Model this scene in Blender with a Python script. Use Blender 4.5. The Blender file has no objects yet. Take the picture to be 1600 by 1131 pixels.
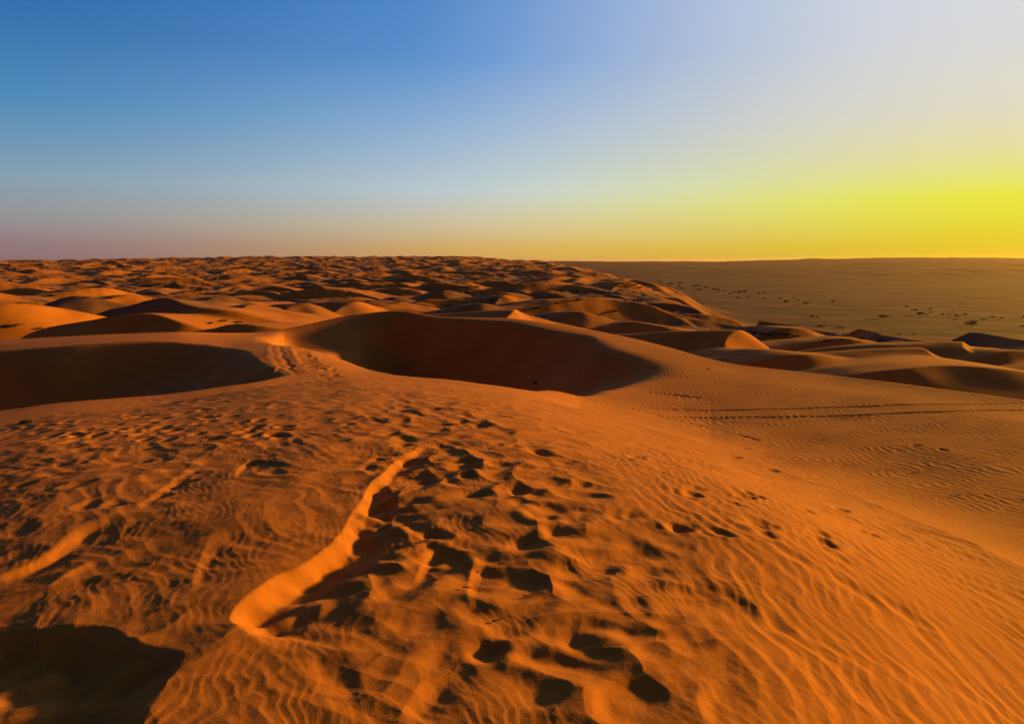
import bpy, math, random
import numpy as np

Q = 0.95                      # mesh density of the terrain sheet
random.seed(7)
rng = np.random.default_rng(7)
C = bpy.context.scene.collection
scene = bpy.context.scene

# ------------------------------------------------------------------ camera geometry
CAMZ = 1.6
F = 1186.0                   # focal length in pixels of the 1600 px photograph
PITCH = math.radians(7.52)
cp, sp = math.cos(PITCH), math.sin(PITCH)

def ray(px, py):
    u = (np.asarray(px, float) - 800) / F
    v = (565.5 - np.asarray(py, float)) / F
    dx, dy, dz = u, cp + v * sp, -sp + v * cp
    h = np.hypot(dx, dy)
    return np.arctan2(dx, dy), dz / h

# ------------------------------------------------------------------ noise
def _hash(ix, iy, seed):
    h = (ix.astype(np.int64) * 374761393 + iy.astype(np.int64) * 668265263 + seed * 1274126177) & 0xFFFFFFFF
    h = ((h ^ (h >> 13)) * 1274126177) & 0xFFFFFFFF
    h = ((h ^ (h >> 16)) * 2246822519) & 0xFFFFFFFF
    return (h ^ (h >> 15)) & 0xFFFFFFFF

def hashf(ix, iy, seed):
    return _hash(ix, iy, seed) / 4294967296.0

def noise(x, y, seed=0):
    ix, iy = np.floor(x), np.floor(y)
    fx, fy = x - ix, y - iy
    ix = ix.astype(np.int64); iy = iy.astype(np.int64)
    u = fx * fx * fx * (fx * (fx * 6 - 15) + 10)
    v = fy * fy * fy * (fy * (fy * 6 - 15) + 10)
    def g(ox, oy):
        a = hashf(ix + ox, iy + oy, seed) * 2 * np.pi
        return np.cos(a) * (fx - ox) + np.sin(a) * (fy - oy)
    n0 = g(0, 0) * (1 - u) + g(1, 0) * u
    n1 = g(0, 1) * (1 - u) + g(1, 1) * u
    return (n0 * (1 - v) + n1 * v) * 1.5

def fbm(x, y, seed=0, octaves=3, gain=0.5):
    s = 0; a = 1.0
    for o in range(octaves):
        s = s + a * noise(x * 2 ** o, y * 2 ** o, seed + 17 * o)
        a *= gain
    return s

def sstep(a, b, x):
    t = np.clip((x - a) / (b - a), 0, 1)
    return t * t * (3 - 2 * t)

def smax(a, b, k):
    h = np.clip(0.5 + 0.5 * (a - b) / k, 0, 1)
    return b * (1 - h) + a * h + k * h * (1 - h)

# ------------------------------------------------------------------ near terrain: feature lines lofted outward
TH = np.radians(np.arange(-180, 180.01, 0.2))

def smooth_circ(a, n):
    k = np.exp(-0.5 * (np.arange(-3 * n, 3 * n + 1) / n) ** 2); k /= k.sum()
    return np.convolve(np.pad(a, 3 * n, mode='edge'), k, mode='valid')

def line(pts, sm=3):
    """pts: (px, py, r) with py the height on the picture, or (px, ('z', z), r)."""
    th, r, z = [], [], []
    for px, py, rr in pts:
        if isinstance(py, tuple):
            t, _ = ray(px, 600); zz = py[1]
        else:
            t, te = ray(px, py); zz = CAMZ + rr * te
        th.append(float(t)); r.append(rr); z.append(float(zz))
    o = np.argsort(th)
    th, r, z = np.array(th)[o], np.array(r)[o], np.array(z)[o]
    return smooth_circ(np.interp(TH, th, r), sm), smooth_circ(np.interp(TH, th, z), sm)

def const(px_vals):
    t = [float(ray(p, 700)[0]) for p, _ in px_vals]
    return np.interp(TH, t, [v for _, v in px_vals])

Zt = lambda v: ('z', v)
L = []
L.append((np.zeros_like(TH), np.zeros_like(TH)))
L.append(line([(-900, Zt(-.45), 5), (0, Zt(-.17), 5), (400, Zt(-.11), 5), (800, Zt(-.10), 5), (1200, Zt(-.19), 5), (1600, Zt(-.50), 4.6), (2200, Zt(-.75), 4.2)], 12))
L.append(line([(-500, 740, 11), (-200, 705, 14.5), (0, 670, 15.2), (110, 650, 15.8), (250, 632, 17), (400, 607, 18.8), (470, 597, 20.5), (560, 592, 21),
               (640, 595, 21.5), (700, 600, 21), (800, 615, 19.5), (900, 638, 17), (1000, 665, 14.5), (1200, 730, 11), (1400, 800, 8.8),
               (1600, 885, 7.2), (1800, 985, 6.2), (2200, 1190, 5.2)], 6))
L.append(line([(-500, 572, 68), (-300, 566, 60), (-100, 556, 50), (0, 547, 46.5), (130, 537, 44), (260, 530, 42), (330, 540, 40), (380, 545, 37), (430, 532, 37), (480, 548, 33),
               (540, 571, 28), (566, 590, 24.5), (620, Zt(-2.2), 27), (700, Zt(-2.45), 32), (800, Zt(-2.8), 31), (900, 599, 31), (1000, 605, 32), (1100, 621, 29.8), (1200, 640, 27), (1300, 660, 24.6), (1400, 682, 22.3),
               (1500, 708, 20), (1600, 735, 18), (1800, 800, 15), (2200, 950, 11)], 9))
L.append(line([(-500, 548, 76), (-200, 538, 62), (0, 531, 55), (150, 523, 52), (280, 518, 50), (340, 520, 54), (400, 520, 58), (420, 518, 59), (440, 515, 60), (480, 507, 61), (540, 493, 63), (600, 486, 63),
               (626, 485, 62), (645, 488, 60), (680, 495, 59), (800, 497, 57), (900, 511, 53), (1000, 531, 48), (1100, 559, 42), (1150, 570, 40), (1300, 587, 37),
               (1450, 605, 33), (1600, 625, 30), (1800, 652, 27), (2200, 720, 22)], 3))
r3, z3 = L[3]; r4, z4 = L[4]
gf = line([(400, 530, 50), (422, 535, 51), (448, 547, 54), (500, 546, 54), (545, 550, 54), (580, 566, 54), (620, 590, 54), (700, 594, 51), (800, 598, 49), (930, 606, 45)], 3)
wv = const([(405, 0), (450, 1), (620, 1), (930, 0)])
L.insert(4, ((r3 + r4) / 2 * (1 - wv) + gf[0] * wv, (z3 + z4) / 2 * (1 - wv) + gf[1] * wv))
L.append((r4 + const([(0, 11), (430, 12), (620, 14), (1000, 9), (1300, 12), (1600, 14)]), z4 - const([(0, 4.2), (300, 4.0), (430, 3.0), (620, 3.8), (1000, 2.8), (1300, 3.2), (1600, 3.6)])))
L.append((np.full_like(TH, 100.0), np.full_like(TH, -9.5)))
# slope dz/dr before and after each line
S_b = [None, None, const([(0, -.16), (500, -.13), (800, -.16), (1200, -.12), (1600, -.11)]),
       None, None, const([(0, 0.02), (300, 0.0), (430, .0), (500, .12), (640, .05), (1000, .0), (1150, .02), (1600, .02)]), None, None]
S_a = [None, None, const([(0, -.10), (500, -.05), (700, -.08), (800, -.14), (900, -.22), (1000, -.26), (1200, -.35), (1600, -.46)]),
       None, None, const([(0, -.25), (400, -.2), (620, -.35), (1000, -.25), (1300, -.12), (1600, -.15)]), None, None]
for i in range(len(L)):
    if S_b[i] is None:
        if i == 0 or i == len(L) - 1:
            s = np.zeros_like(TH)
        else:
            d0 = (L[i][1] - L[i-1][1]) / (L[i][0] - L[i-1][0]); d1 = (L[i+1][1] - L[i][1]) / (L[i+1][0] - L[i][0])
            s = np.where(d0 * d1 > 0, 2 * d0 * d1 / (d0 + d1 + 1e-12 * np.sign(d0 + d1)), 0)
        S_b[i] = S_a[i] = s

def tab(a, th):
    k = (th - TH[0]) / (TH[1] - TH[0])
    i = np.clip(np.floor(k).astype(int), 0, len(TH) - 2)
    f = k - i
    return a[i] * (1 - f) + a[i + 1] * f

def loft(x, y):
    r = np.hypot(x, y); th = np.arctan2(x, y)
    out = np.full(r.shape, -9.5)
    for i in range(len(L) - 1):
        ra, rb = tab(L[i][0], th), tab(L[i+1][0], th)
        m = (r >= ra) & (r < rb)
        if not m.any(): continue
        t_ = th[m]; h = (rb - ra)[m]; t = (r[m] - ra[m]) / h
        za, zb = tab(L[i][1], t_), tab(L[i+1][1], t_)
        sa, sb = tab(S_a[i], t_) * h, tab(S_b[i+1], t_) * h
        out[m] = (2*t**3 - 3*t**2 + 1) * za + (t**3 - 2*t**2 + t) * sa + (-2*t**3 + 3*t**2) * zb + (t**3 - t**2) * sb
    return out

# ------------------------------------------------------------------ far terrain: dune plateau, escarpment, plain, hills
def plain_mask(x, y):
    w = 26 * noise(x / 140, y / 260, 91) + 9 * noise(x / 45, y / 60, 92)
    edge = 84 + 50 * sstep(150, 700, y) + 60 * sstep(1500, 4000, y)
    return sstep(-62, 55, x - edge + w)

def base_far(x, y):
    r = np.hypot(x, y)
    pl = -9.5 - 5.0 * sstep(95, 260, r) + 10.5 * sstep(350, 1900, r)
    swell = np.exp(-((y - 2000) / 650.0) ** 2) * (0.12 + 0.88 * sstep(-1400, -450, x)) * (1 - 0.75 * sstep(-140, 60, x))
    pl = pl + 15.0 * swell + 1.6 * fbm(x / 210, y / 210, 5, 3) * sstep(100, 200, r)
    az = np.arctan2(x, np.maximum(y, 1))
    low = -40 + 0.9 * fbm(x / 90, y / 60, 6, 3)
    hh = 41.5 + 26 * sstep(0.18, 0.52, az) + 6 * fbm(az * 9, y * 0 + 3.1, 8, 3)
    low = low + hh * sstep(1700, 6500, r) * (1 - 0.9 * sstep(8500, 14000, r))
    low = low + 2.6 * fbm(x / 260, y / 120, 9, 4) * sstep(1300, 2600, r)
    m = plain_mask(x, y)
    return pl * (1 - m) + low * m

# barchan: crest at the origin, lee (slip) face towards w
def barchan(dx, dy, waz, H, W, k=0.55, steep=0.62, lw=6.0):
    wx, wy = np.sin(waz), np.cos(waz)
    u = dx * wx + dy * wy; v = -dx * wy + dy * wx
    q = 1.2 - np.sqrt((v / W) ** 2 + .04)
    uc = k * v * v / W
    du = u - uc
    hc = H * q
    wind = hc * (1 - (np.abs(du) / (lw * H)) ** 1.5)
    lee = hc - steep * du
    wind = np.where(du < 0, wind, hc + 0 * du)
    lee = np.where(du < 0, hc, lee)
    return np.minimum(np.where(q > 0, wind, -5), np.where(q > 0, lee, -5))

EXPL = [  # picture x, y of the crest, distance, half width (0: from the height), slip-face azimuth, horn curve, windward length, slip slope
    (15, 474, 98, 20, 136, .12, 7, .55),
    (-110, 470, 105, 16, 140, .3, 7, .6),
    (318, 480, 84, 22, 190, .08, 7, .5),
    (205, 490, 77, 21, 188, .06, 7, .5),
    (405, 476, 112, 13, 138, .3, 7, .55),
    (478, 474, 118, 10, 125, .5, 7, .6),
    (390, 506, 71, 17, 194, .06, 7, .5),
    (250, 466, 128, 18, 186, .2, 7, .55),
    (340, 462, 158, 15, 140, .45, 6, .6),
    (130, 462, 150, 17, 150, .4, 6, .6),
    (545, 471, 128, 0, 118, .5, 8, .6),
    (622, 464, 168, 14, 165, .4, 8, .6),
    (700, 453, 230, 18, 165, .5, 8, .6),
    (806, 484, 104, 0, 120, .45, 8, .6),
    (740, 474, 128, 14, 178, .3, 8, .5),
    (795, 461, 172, 13, 130, .5, 8, .6),
    (905, 487, 118, 11, 172, .3, 8, .5),
    (1000, 503, 112, 13, 178, .2, 8, .5),
    (1137, 514, 88, 11, 112, .22, 8, .6),
    (1000, 479, 190, 14, 165, .4, 8, .5),
    (1075, 497, 150, 15, 168, .3, 8, .5),
    (1235, 512, 112, 12, 178, .15, 8, .45),
    (1320, 528, 97, 11, 178, .15, 8, .45),
    (1432, 547, 67, 10, 106, .3, 8, .6),
    (1497, 533, 88, 9, 108, .3, 8, .6),
    (1600, 547, 84, 13, 176, .1, 8, .42),
    (1250, 553, 62, 11, 178, .15, 8, .4),
    (1480, 573, 57, 22, 182, .06, 9, .30),
    (1720, 570, 80, 22, 180, .1, 9, .35),
]
EX = []
for px, py, r, W, az, k, lw, st in EXPL:
    t, te = ray(px, py)
    x0, y0 = r * math.sin(t), r * math.cos(t)
    zc = CAMZ + r * float(te)
    EX.append((x0, y0, zc, W, math.radians(az), k, lw, st))

def dune_cells(x, y, S, seed, hmin, hmax, dens):
    best = np.full(x.shape, -5.0)
    wxn = 0.16 * S * noise(x / (S * .8), y / (S * .8), seed + 40); wyn = 0.16 * S * noise(x / (S * .8), y / (S * .8), seed + 41)
    X, Y = x + wxn, y + wyn
    cx, cy = np.floor(X / S), np.floor(Y / S)
    for ox in (-1, 0, 1):
        for oy in (-1, 0, 1):
            ix, iy = (cx + ox).astype(np.int64), (cy + oy).astype(np.int64)
            a = hashf(ix, iy, seed); b = hashf(ix, iy, seed + 1); c = hashf(ix, iy, seed + 2); d = hashf(ix, iy, seed + 3); e = hashf(ix, iy, seed + 4)
            px = (ix + 0.1 + 0.8 * a) * S; py = (iy + 0.1 + 0.8 * b) * S
            H = np.where(e < dens, hmin + (hmax - hmin) * c ** 1.4, 0.01)
            waz = np.radians(160 + 26 * sstep(-.55, .05, px / np.maximum(np.abs(py), 1)) + 44 * (d - 0.5) * 2)
            wx, wy = np.sin(waz), np.cos(waz)
            dx, dy = X - px, Y - py
            u = dx * wx + dy * wy; v = -dx * wy + dy * wx
            W = H * (3.6 + 2.6 * hashf(ix, iy, seed + 5)) + .8
            q = np.clip(1.06 - np.sqrt((v / W) ** 2 + .09) ** 1.5, 0, 1.0)
            du = u - 0.42 * v * v / W
            hc = H * q ** 1.1
            wind = hc * (1 - (np.minimum(du, 0) / (6.5 * H)) ** 2)
            lee = hc - 0.60 * np.maximum(du, 0)
            h = np.where(q > 0, np.minimum(wind, lee), -5)
            best = np.maximum(best, h)
    return best

LAST_H = None
def far_full(x, y):
    global LAST_H
    HH = np.full(x.shape, 3.0)
    z = base_far(x, y)
    r = np.hypot(x, y)
    pm = plain_mask(x, y)
    m = (r > 95) & (r < 5200) & (pm < 0.995)
    if m.any():
        xm, ym = x[m], y[m]
        amp = (1 - 0.80 * pm[m]) * sstep(98, 150, r[m])
        f1 = dune_cells(xm, ym, 46, 301, 2.3, 6.2, .95)
        f2 = dune_cells(xm, ym, 24, 401, 1.2, 3.3, .9)
        f3 = dune_cells(xm, ym, 13, 501, .6, 1.7, .8)
        h = smax(smax(np.maximum(f1, -.5), np.maximum(f2, -.5), .15), np.maximum(f3, -.5) + .2 * np.maximum(f1, 0), .3)
        rg = 1 - np.abs(noise(xm / 34 + .5 * noise(xm / 50, ym / 50, 57), ym / 21, 56)) * 2
        h = h + .5 * np.clip(rg, -.3, 1)
        h = h + 0.35 * fbm(xm / 12, ym / 12, 55, 3)
        z[m] = z[m] + np.maximum(h, -.3) * amp
        HH[m] = h
    LAST_H = HH
    m = (pm > 0.6) & (r > 1500) & (r < 9000)
    if m.any():
        xm, ym = x[m], y[m]
        z[m] += 5 * np.maximum(noise(xm / 240 + .6 * noise(xm / 300, ym / 300, 71), ym / 110, 70), 0) * sstep(1500, 2800, r[m]) * sstep(.6, 1, pm[m])
    return z

# bowls scooped out of the near dunes (rim polygons given on the picture with a distance)
def rim(pts):
    out = []
    for px, py, r in pts:
        t, te = ray(px, py)
        out.append((r * math.sin(t), r * math.cos(t)))
    return np.array(out)

BOWL_A = rim([(600, 600, 23.5), (575, 600, 26), (548, 600, 31), (510, 600, 37), (478, 600, 44), (510, 590, 50), (545, 582, 57.5), (554, 560, 59.2), (570, 530, 59.6), (592, 506, 60.2), (615, 489, 60.4), (650, 489, 59.6), (690, 495, 58.2), (800, 500, 55.5), (900, 518, 49.8),
              (985, 542, 44), (1080, 566, 38), (1060, 572, 35), (960, 585, 30), (880, 606, 26), (820, 612, 22.5), (760, 610, 22.2), (700, 600, 22.6), (640, 597, 22.8)])
BOWL_B = rim([(-900, 600, 85), (-300, 570, 60), (-100, 556, 50), (0, 547, 46.5), (130, 537, 44), (260, 530, 42), (330, 540, 40), (380, 558, 35), (425, 580, 29.5), (452, 600, 22.5),
              (400, 607, 20.6), (250, 632, 19.2), (110, 650, 19.2), (0, 670, 19.4), (-200, 705, 19.7), (-900, 740, 12)])

def poly_inside_dist(x, y, P):
    d2 = np.zeros(x.shape); inside = np.zeros(x.shape, bool)
    n = len(P)
    for i in range(n):
        x0, y0 = P[i]; x1, y1 = P[(i + 1) % n]
        ex, ey = x1 - x0, y1 - y0
        t = np.clip(((x - x0) * ex + (y - y0) * ey) / (ex * ex + ey * ey), 0, 1)
        d2 += ((x - x0 - t * ex) ** 2 + (y - y0 - t * ey) ** 2 + 1e-6) ** -2.5 * math.hypot(ex, ey) ** .25
        c = ((y0 > y) != (y1 > y))
        with np.errstate(divide='ignore', invalid='ignore'):
            xi = x0 + (y - y0) * ex / (ey if ey != 0 else 1e-9)
        inside ^= c & (x < xi)
    d = d2 ** (-1 / 5.0) * 1.12
    return np.where(inside, d, 0)

def bowls(x, y):
    r = np.hypot(x, y)
    dz = np.zeros(x.shape)
    m = (r < 66) & (r > 11)
    if m.any():
        xm, ym = x[m], y[m]
        wx = 0.5 * noise(xm / 5, ym / 5, 31); wy = 0.5 * noise(xm / 5, ym / 5, 32)
        d = poly_inside_dist(xm + wx, ym + wy, BOWL_A)
        D = 5.4 * (1 - 0.80 * sstep(-1, 11, xm))
        sl_ = .56 - .46 * sstep(-2, 12, xm)
        e = np.maximum(d - .1, 0) * sl_
        e = e * sstep(-.2, .9, e)
        a = -smax(-e, -D, 1.0)
        a = np.where(d > 0, np.maximum(a, 0), 0)
        d = poly_inside_dist(xm + wx, ym + wy, BOWL_B)
        e = .58 * np.maximum(d - .2, 0); soft = 1.0 + 1.5 * (1 - sstep(-24, -13, xm))
        e = e * sstep(-.3, 1, e / soft)
        b = np.maximum(-smax(-e, -4.4 + 0 * e, 1.0), 0)
        dz[m] = -(a + b)
    return dz

def ground(x, y):
    """terrain without the small relief"""
    r = np.hypot(x, y)
    zn = loft(x, y)
    zf = far_full(x, y)
    w = sstep(88, 112, r)
    z = zn * (1 - w) + zf * w
    z = z + bowls(x, y)
    for (x0, y0, zc, W, az, k, lw, st) in EX:
        R = 60
        m = (np.abs(x - x0) < R) & (np.abs(y - y0) < R) & (r > 53)
        if not m.any(): continue
        xm, ym = x[m], y[m]
        wx = 2.2 * noise(xm / 13, ym / 13, 77) + .5 * noise(xm / 4, ym / 4, 79); wy = 2.2 * noise(xm / 13, ym / 13, 78) + .5 * noise(xm / 4, ym / 4, 80)
        b = float(base_far(np.array([x0]), np.array([y0]))[0]) - .3 if math.hypot(x0, y0) > 100 else -9.6
        H = max(zc - b, 1.0); W = W or H * 2.8
        h = barchan(xm - x0 + wx, ym - y0 + wy, az, H, W, k, st, lw)
        zb = np.where(h > -4, b + h, -1e3)
        z[m] = np.where(zb > z[m] - 1.0, smax(z[m], zb, .35), z[m])
    return z

def hit(px, py, rmin=1.2, rmax=9000, n=6000):
    """where the line of sight of a picture point meets the terrain"""
    px = np.atleast_1d(np.asarray(px, float)); py = np.atleast_1d(np.asarray(py, float))
    out = []
    rr = np.exp(np.linspace(math.log(rmin), math.log(rmax), n))
    for a, b in zip(px, py):
        t, te = ray(a, b)
        x, y = rr * math.sin(t), rr * math.cos(t)
        g = ground(x, y); s = CAMZ + rr * float(te)
        k = np.argmax(g >= s) if (g >= s).any() else n - 1
        if k > 0:
            d0, d1 = s[k-1] - g[k-1], s[k] - g[k]
            f = d0 / (d0 - d1) if d0 != d1 else 0
            R = rr[k-1] + f * (rr[k] - rr[k-1])
        else:
            R = rr[0]
        out.append((R * math.sin(t), R * math.cos(t)))
    return np.array(out)

# ------------------------------------------------------------------ small relief of the near sand
def polyline_sd(x, y, P):
    """distance to a polyline, signed by side, and position along it 0..1"""
    best = np.full(x.shape, 1e9); side = np.zeros(x.shape); along = np.zeros(x.shape)
    seg = np.hypot(*(P[1:] - P[:-1]).T); cum = np.concatenate([[0], np.cumsum(seg)]); tot = cum[-1]
    T = np.gradient(P, axis=0); T /= np.linalg.norm(T, axis=1)[:, None] + 1e-9
    for i in range(len(P) - 1):
        x0, y0 = P[i]; ex, ey = P[i+1] - P[i]
        t = np.clip(((x - x0) * ex + (y - y0) * ey) / (ex * ex + ey * ey + 1e-12), 0, 1)
        d = np.hypot(x - x0 - t * ex, y - y0 - t * ey)
        m = d < best - 1e-9
        tx = T[i][0] * (1 - t) + T[i+1][0] * t; ty = T[i][1] * (1 - t) + T[i+1][1] * t
        s = np.sign(tx * (y - y0 - t * ey) - ty * (x - x0 - t * ex))
        # nearest point on a joint: keep the sign of the wider turn
        best = np.where(m, d, best); side = np.where(m, s, side)
        along = np.where(m, (cum[i] + t * seg[i]) / tot, along)
    return best, side, along

def polyline_soft(x, y, P, dfun):
    """distance to a polyline, with side and depth averaged smoothly over its segments"""
    T = np.gradient(P, axis=0); T /= np.linalg.norm(T, axis=1)[:, None] + 1e-9
    seg = np.hypot(*(P[1:] - P[:-1]).T); cum = np.concatenate([[0], np.cumsum(seg)]); tot = cum[-1]
    best = np.full(x.shape, 1e9); W = np.zeros(x.shape); S = np.zeros(x.shape); D = np.zeros(x.shape); A = np.zeros(x.shape)
    for i in range(len(P) - 1):
        x0, y0 = P[i]; ex, ey = P[i+1] - P[i]
        t = np.clip(((x - x0) * ex + (y - y0) * ey) / (ex * ex + ey * ey + 1e-12), 0, 1)
        dx, dy = x - x0 - t * ex, y - y0 - t * ey
        d = np.hypot(dx, dy)
        tx = T[i][0] * (1 - t) + T[i+1][0] * t; ty = T[i][1] * (1 - t) + T[i+1][1] * t
        a = (cum[i] + t * seg[i]) / tot
        w = (d + .004) ** -5 * seg[i]
        W += w; S += w * np.clip((tx * dy - ty * dx) / (d + 1e-6), -1, 1); D += w * dfun(a); A += w * a
        best = np.minimum(best, d)
    return best, S / W, D / W, A / W

SCARPS = [  # picture polyline, a picture point on the low side, depth at start / middle / end, wall width, decay length
    ([(672, 690), (648, 702), (620, 716), (592, 742), (553, 792), (527, 831), (509, 853), (470, 883), (431, 900), (379, 939), (357, 965), (366, 983), (418, 1009), (483, 1024), (530, 1026)], (470, 950), .05, .12, .15, .15, .5),
    ([(640, 745), (624, 772), (607, 827), (590, 879), (572, 900)], (570, 850), .02, .04, .01, .09, .30),
    ([(660, 697), (640, 706), (609, 714), (585, 714), (566, 722), (560, 732), (575, 741), (600, 743)], (610, 728), .015, .032, .025, .09, .22),
    ([(-40, 915), (0, 900), (65, 870), (108, 835), (152, 806)], (150, 850), .045, .045, .02, .15, .35),
    ([(70, 915), (87, 905), (126, 883), (150, 870)], (140, 905), .01, .05, .01, .08, .3),
    ([(195, 805), (234, 775), (269, 748), (300, 722), (318, 705)], (280, 770), .012, .035, .012, .14, .4),
    ([(292, 930), (300, 909), (308, 874), (325, 840), (340, 825)], (360, 880), .008, .024, .008, .10, .35),
    ([(-60, 995), (0, 985), (70, 980), (165, 974), (215, 1000), (240, 1008), (290, 1020), (288, 1045), (262, 1075), (225, 1131), (200, 1220)], (100, 1060), .11, .17, .13, .35, .8),
    ([(365, 745), (372, 728), (395, 716), (440, 722), (470, 728)], (430, 735), .02, .04, .01, .09, .3),
    ([(618, 1135), (631, 1100), (657, 1061), (645, 1030), (640, 1005)], (700, 1090), .025, .032, .012, .16, .4),
    ([(470, 1018), (478, 1045), (482, 1078), (520, 1085), (560, 1080), (572, 1050)], (520, 1060), .008, .022, .02, .12, .25),
    ([(925, 1131), (925, 1100), (930, 1075), (960, 1050), (985, 1045)], (980, 1100), .018, .028, .012, .12, .35),
    ([(1100, 1135), (1093, 1110), (1090, 1080), (1098, 1062)], (1150, 1100), .018, .028, .012, .10, .35),
    ([(735, 950), (730, 930), (728, 905), (738, 880), (750, 858)], (790, 900), .01, .04, .01, .08, .35),
    ([(640, 900), (655, 880), (665, 860), (680, 852)], (700, 880), .01, .04, .01, .08, .3),
]
PRINTS = [(530,632),(631,636),(627,644),(650,650),(541,655),(591,660),(539,664),(633,666),(575,673),(612,678),(709,661),(744,667),(720,685),(761,684),
    (695,695),(739,697),(700,706),(731,718),(789,711),(787,721),(780,733),(819,731),(723,739),(762,750),(723,756),(861,753),(776,762),(731,768),(778,774),
    (828,764),(906,757),(653,762),(700,773),(656,779),(700,786),(928,775),(862,793),(900,800),(944,810),(994,804),(797,812),(919,840),(684,828),(822,845),
    (762,842),(640,839),(780,867),(711,875),(937,887),(769,957),(871,988),(689,1026),(615,1048),(989,990),(818,1073),(961,1059),(1021,898),(1120,933),
    (1178,962),(1211,966),(1076,938),(1004,1001),(1103,1026),(1142,1092),(1057,852),(982,856),(930,841),(1319,875),(1300,901),(1337,924),(1414,954),
    (1453,1051),(1369,1078),(352,662),(345,678),(299,666),(262,669),(221,669),(200,678),(248,720),(207,723),(269,732),(188,741),(168,719),(124,732),(90,726),
    (28,758),(78,741),(122,758),(147,787),(188,785),(218,703),(161,697),(165,663),(425,737),(505,1030),(545,1062),(1180,818),(1240,870),(850,700),(880,720),
    (430,650),(470,655),(400,668),(440,672),(480,640),(390,690),(330,700),(60,700),(40,735),(110,700),(20,830),(30,870),(560,960),(600,1000),(660,975),(620,930)]
_r = random.Random(23)
for k in range(150):
    t = _r.random() ** .8
    c = 690 + 230 * t ** 1.2; wd = 75 + 190 * t
    PRINTS.append((c + _r.uniform(-1, 1) * wd, 655 + 440 * t ** 1.5))
BIG = {(425,737):1.3,(822,845):1.1,(762,842):1.1,(684,828):1.1,(937,887):1.1,(1021,898):1.15,(1120,933):1.2,(1004,1001):1.3,(769,957):1.2,(871,988):1.3,(689,1026):1.1,(1142,1092):1.1,(1103,1026):1.1,(818,1073):1.1,(615,1048):1.1,(961,1059):1.2}

def prep_detail():
    global SC, PR, TRK, DOT
    SC = []
    for pts, low, d0, d1, d2, w, ll in SCARPS:
        P = hit([p[0] for p in pts], [p[1] for p in pts], 1.0, 40, 1500)
        q = hit([low[0]], [low[1]], 1.0, 40, 1500)[0]
        # resample smoothly (Catmull-Rom)
        P = catmull(P, 5)
        _, s, _ = polyline_sd(np.array([q[0]]), np.array([q[1]]), P)
        SC.append((P, float(s[0]) or 1.0, d0, d1, d2, w, ll))
    H = hit([p[0] for p in PRINTS], [p[1] for p in PRINTS], 1.0, 40, 1500)
    PR = []
    for (p, (x, y)) in zip(PRINTS, H):
        b = BIG.get(p, 1.0)
        r = math.hypot(x, y)
        PR.append((x, y, random.uniform(.095, .135) * b, random.uniform(.7, 1.25), random.uniform(-.9, .9), random.uniform(.009, .017) * min(b, 1.1) * (1.2 if r > 6 else .75 if r < 3.6 else .95)))
    TRK = []
    for pts, wd, dep in [
        ([(1625, 632), (1590, 631), (1450, 632), (1300, 637), (1180, 640), (1050, 640), (960, 636), (880, 626)], .13, .035),
        ([(1660, 640), (1600, 641), (1450, 644), (1300, 650), (1180, 652), (1080, 652), (1000, 648)], .13, .035),
        ([(432, 535), (432, 548), (437, 560), (446, 573), (458, 590)], .22, .03),
        ([(444, 533), (443, 545), (450, 560), (458, 572), (470, 590)], .2, .03),
        ([(468, 545), (474, 555), (480, 566), (484, 578)], .3, .03),
    ]:
        P = hit([p[0] for p in pts], [p[1] for p in pts], 12, 80, 2500)
        TRK.append((catmull(P, 6), wd, dep))
    DOT = []
    pts = []
    for t in np.linspace(0, 1, 34):
        pts.append((860 + 320 * t, 612 + 75 * t ** 1.1))
    for t in np.linspace(0, 1, 16):
        pts.append((1000 + 90 * t, 612 + 9 * t))
    for k in range(70):
        t = random.random()
        pts.append((462 + 62 * t + random.gauss(0, 9), 545 + 44 * t + random.gauss(0, 5)))
    for k in range(36):
        t = k / 35
        pts.append((340 + 95 * t + random.gauss(0, 5), 541 + 40 * t + random.gauss(0, 2)))
    for k in range(60):
        pts.append((random.uniform(60, 470), random.uniform(640, 690)))
    for k in range(26):
        pts.append((random.uniform(840, 1500), random.uniform(690, 860)))
    for p in hit([p[0] for p in pts], [p[1] for p in pts], 5, 80, 2500):
        r = math.hypot(*p)
        DOT.append((p[0], p[1], random.uniform(.07, .11) + .0012 * r, random.uniform(.014, .024) + .0004 * r, random.uniform(-.9, .9)))

def catmull(P, n):
    P = np.asarray(P); Q_ = np.vstack([2 * P[0] - P[1], P, 2 * P[-1] - P[-2]])
    out = []
    for i in range(1, len(Q_) - 2):
        for t in np.linspace(0, 1, n, endpoint=False):
            a, b, c, d = Q_[i-1], Q_[i], Q_[i+1], Q_[i+2]
            out.append(.5 * ((2*b) + (-a + c) * t + (2*a - 5*b + 4*c - d) * t*t + (-a + 3*b - 3*c + d) * t**3))
    out.append(P[-1])
    return np.array(out)

def worley(x, y, seed):
    cx, cy = np.floor(x), np.floor(y)
    f1 = np.full(x.shape, 9.0); f2 = np.full(x.shape, 9.0); hid = np.zeros(x.shape)
    for ox in (-1, 0, 1):
        for oy in (-1, 0, 1):
            ix, iy = (cx + ox).astype(np.int64), (cy + oy).astype(np.int64)
            a = hashf(ix, iy, seed); b = hashf(ix, iy, seed + 1)
            d = np.hypot(ix + .1 + .8 * a - x, iy + .1 + .8 * b - y)
            c = hashf(ix, iy, seed + 2)
            n1 = d < f1
            f2 = np.where(n1, f1, np.minimum(f2, d)); hid = np.where(n1, c, hid); f1 = np.where(n1, d, f1)
    return f1, f2, hid

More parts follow.
